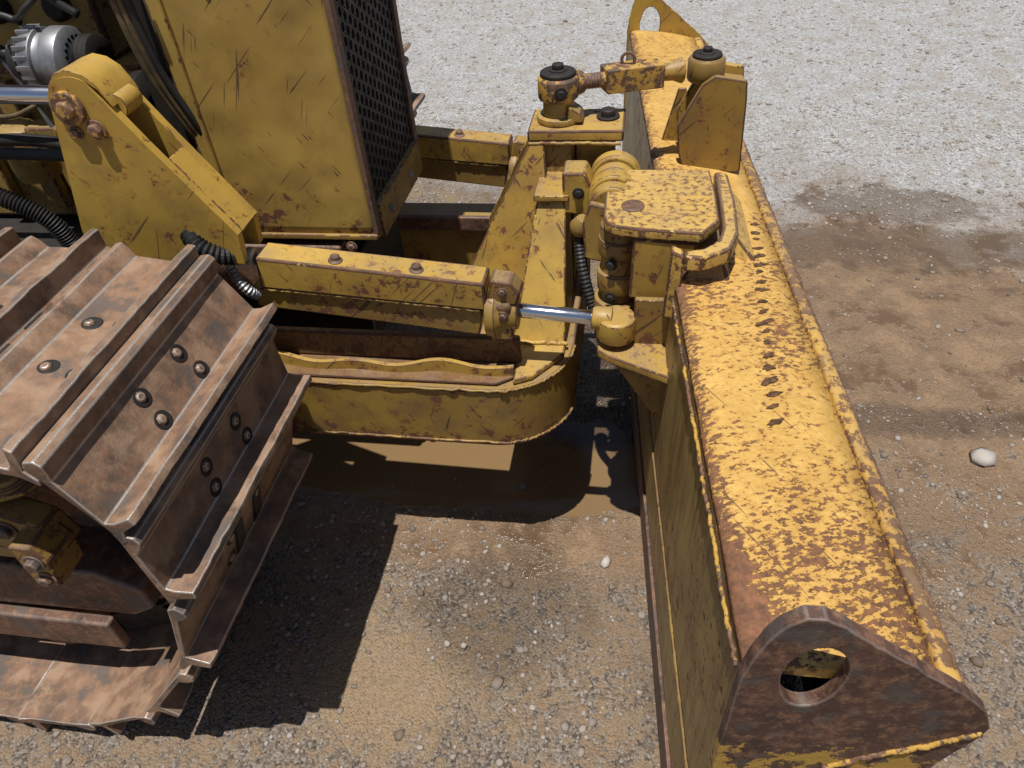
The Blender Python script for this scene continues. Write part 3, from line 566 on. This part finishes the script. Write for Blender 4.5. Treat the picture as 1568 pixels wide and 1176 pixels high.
def groundmat():
    g=G('dirt_and_gravel');s=g.sep();wob=g.noise(1.8,4,.6);wob2=g.noise(6,4,.7)
    wv=g.math('ADD',g.math('MULTIPLY',g.math('SUBTRACT',wob,.5),1.8),g.math('MULTIPLY',g.math('SUBTRACT',wob2,.5),1.6))
    yy=g.math('ADD',s[1],wv)
    yy=g.math('ADD',yy,g.math('MULTIPLY',s[0],.25))
    lightm=g.mapr(yy,3.0,3.6)
    def blob(cx,cy,rx,ry,soft=.5,amp=.8):
        a=g.math('POWER',g.math('ABSOLUTE',g.math('DIVIDE',g.math('SUBTRACT',s[0],cx),rx)),2.);b=g.math('POWER',g.math('ABSOLUTE',g.math('DIVIDE',g.math('SUBTRACT',s[1],cy),ry)),2.)
        d=g.math('ADD',g.math('ADD',a,b),g.math('MULTIPLY',g.math('SUBTRACT',wob2,.5),amp*3))
        return g.mapr(d,1.,1.+soft,1.,0.)
    vg=g.vor(170);vg2=g.vor(70);vc=g.n('ShaderNodeSeparateColor');g.t.links.new(vg.outputs['Color'],vc.inputs[0]);vc2=g.n('ShaderNodeSeparateColor');g.t.links.new(vg2.outputs['Color'],vc2.inputs[0])
    fine=g.noise(90,5,.75)
    grav=g.mix(g.mapr(vc.outputs[0],.1,.95),(.25,.24,.23),(.54,.53,.52));grav=g.mix(g.mapr(vc2.outputs[0],.75,.9,0.,.5),grav,(.62,.615,.60))
    grav=g.mix(g.mapr(wob2,.48,.64,0.,.7),grav,(.34,.30,.25))
    dirt=g.mix(fine,(.19,.128,.077),(.34,.24,.15))
    gd=g.mix(g.mapr(vc.outputs[1],.1,.95),(.09,.07,.054),(.30,.25,.20))
    stonep=g.mapr(g.math('ADD',wob2,g.math('MULTIPLY',vc2.outputs[1],.35)),.54,.78)
    gd=g.mix(stonep,dirt,gd)
    gd=g.mix(g.mapr(wob,.52,.66,0.,.55),gd,(.095,.068,.046))
    mud=g.math('MAXIMUM',blob(1.15,2.15,1.0,.85,.6,2.0),blob(-.25,1.28,.80,.19,.8,1.2))
    gd=g.mix(g.math('MULTIPLY',mud,.88),gd,g.mix(g.mapr(wob2,.38,.62),(.12,.074,.04),(.32,.205,.118)))
    tan=blob(-.53,.76,.13,.10,2.5,2.2);gd=g.mix(g.math('MULTIPLY',tan,.65),gd,g.mix(fine,(.27,.18,.10),(.40,.285,.17)))
    col=g.mix(lightm,gd,grav)
    wet=g.math('MAXIMUM',blob(1.05,3.05,.33,.13,.6,1.5),blob(-.45,1.5,.85,.24,.3,.5))
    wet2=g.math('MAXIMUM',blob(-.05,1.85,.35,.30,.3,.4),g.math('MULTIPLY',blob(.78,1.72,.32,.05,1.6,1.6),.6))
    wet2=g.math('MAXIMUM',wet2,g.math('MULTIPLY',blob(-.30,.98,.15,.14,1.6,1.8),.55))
    dark_band=g.math('MULTIPLY',blob(.9,2.72,.9,.12,1.4,1.8),.65)  # darker colour band along the gravel boundary
    puddle=blob(-.42,1.46,.75,.19,.25,.4)
    col=g.mix(g.math('MAXIMUM',g.math('MULTIPLY',wet,.65),dark_band),col,(.11,.073,.045))
    col=g.mix(g.math('MULTIPLY',puddle,.88),col,(.22,.137,.062))
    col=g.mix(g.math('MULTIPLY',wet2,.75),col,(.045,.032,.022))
    al=g.math('MAXIMUM',g.math('MULTIPLY',wet,.5),g.math('MULTIPLY',wet2,.8))
    ms=g.math('MULTIPLY',mud,g.mapr(wob2,.52,.43))
    al=g.math('MAXIMUM',al,g.math('MULTIPLY',puddle,.95));al=g.math('MAXIMUM',al,g.math('MULTIPLY',ms,.85))
    rough=g.math('SUBTRACT',.95,g.math('MULTIPLY',al,.9))
    hh=g.math('ADD',g.math('MULTIPLY',vg.outputs['Distance'],-1.2),g.math('ADD',g.math('MULTIPLY',fine,.7),g.math('MULTIPLY',vg2.outputs['Distance'],-.8)))
    hh=g.math('MULTIPLY',hh,g.math('SUBTRACT',1.,g.math('MAXIMUM',g.math('MULTIPLY',puddle,.97),g.math('MULTIPLY',ms,.75))))
    g.bump(hh,.9,.006)
    return g.fin(col,rough)
me.materials.append(groundmat())
# ------------------------------------------------------------------ GRAVEL
t=(1+5**.5)/2
ico=np.array([(-1,t,0),(1,t,0),(-1,-t,0),(1,-t,0),(0,-1,t),(0,1,t),(0,-1,-t),(0,1,-t),(t,0,-1),(t,0,1),(-t,0,-1),(-t,0,1)])/math.sqrt(1+t*t)
icf=np.array([(0,11,5),(0,5,1),(0,1,7),(0,7,10),(0,10,11),(1,5,9),(5,11,4),(11,10,2),(10,7,6),(7,1,8),(3,9,4),(3,4,2),(3,2,6),(3,6,8),(3,8,9),(4,9,5),(2,4,11),(6,2,10),(8,6,7),(9,8,1)])
def zone(x,y):
    c=.5+.9*noise.noise(V((x*2.3,y*2.3,9)))+.6*noise.noise(V((x*7,y*7,2)))
    if y>3: return .75
    if x>.45:
        d=((x-1)/.75)**2+((y-2.1)/.6)**2+1.8*noise.noise(V((x*3,y*6,3)))
        return .10 if d<1 else .7*c+.25
    if ((x+.45)/.8)**2+((y-1.5)/.24)**2<1: return .01
    if ((x+.52)/.15)**2+((y-.74)/.12)**2+1.6*noise.noise(V((x*6,y*6,3)))<1: return .15
    if y<1.3: return .72*max(c,.08)+.06
    return .25
P=[]
def scat(n,xa,xb,ya,yb,med,sg,mx):
    k=0
    while k<n:
        x=random.uniform(xa,xb);y=random.uniform(ya,yb);k+=1
        if random.random()>zone(x,y):continue
        r=min(mx,med*math.exp(random.gauss(0,sg)));P.append((x,y,hgt(x,y)+r*.1,r))
scat(34000,-1.4,1.5,.3,2.2,.0027,.60,.015)
scat(18000,-1.5,2.2,2.2,4.2,.0040,.45,.014)
scat(26000,-4,4.5,3.6,8,.006,.4,.016)
P+=[(.98,1.575,hgt(.98,1.575)+.012,.028),(-.04,1.12,hgt(-.04,1.12)+.006,.016),(-.36,.86,hgt(-.36,.86)+.006,.013),(-.40,.86,hgt(-.4,.86)+.005,.011)]
P=np.array(P);N=len(P)
sc=rng.uniform(.6,1.3,(N,1,3));sc[:,:,2]*=.65
vv=ico[None]*sc*(1+rng.uniform(-.28,.28,(N,12,1)))*P[:,3][:,None,None]
an=rng.uniform(0,6.28,N);ca,sa=np.cos(an)[:,None],np.sin(an)[:,None]
xx=vv[...,0]*ca-vv[...,1]*sa;yy=vv[...,0]*sa+vv[...,1]*ca
vv=np.stack([xx+P[:,0:1],yy+P[:,1:2],vv[...,2]+P[:,2:3]],-1).reshape(-1,3)
ff=(icf[None]+(np.arange(N)*12)[:,None,None]).reshape(-1,3)
gm=bpy.data.meshes.new('gravel');gm.vertices.add(len(vv));gm.vertices.foreach_set('co',vv.astype(np.float32).ravel())
gm.loops.add(len(ff)*3);gm.loops.foreach_set('vertex_index',ff.astype(np.int32).ravel())
gm.polygons.add(len(ff));gm.polygons.foreach_set('loop_start',(np.arange(len(ff))*3).astype(np.int32));gm.update(calc_edges=True)
tone=np.minimum(rng.beta(1.8,3.2,N)*.85,.62)-np.clip((P[:,3]-.007)*25,0,.12)+np.clip((P[:,1]-2.6)*.3,0,.28);tone[-4:]=[.72,.8,.55,.5]
at=gm.attributes.new('tone','FLOAT','POINT');at.data.foreach_set('value',np.repeat(tone,12).astype(np.float32))
g=G('gravel_stones');a=g.n('ShaderNodeAttribute');a.attribute_name='tone'
col=g.mix(a.outputs['Fac'],(.10,.078,.058),(.58,.55,.51));col=g.mix(g.math('MULTIPLY',g.noise(60,3,.6),.5),col,(.28,.19,.12))
gm.materials.append(g.fin(col,.85))
go=bpy.data.objects.new('gravel',gm);scene.collection.objects.link(go)
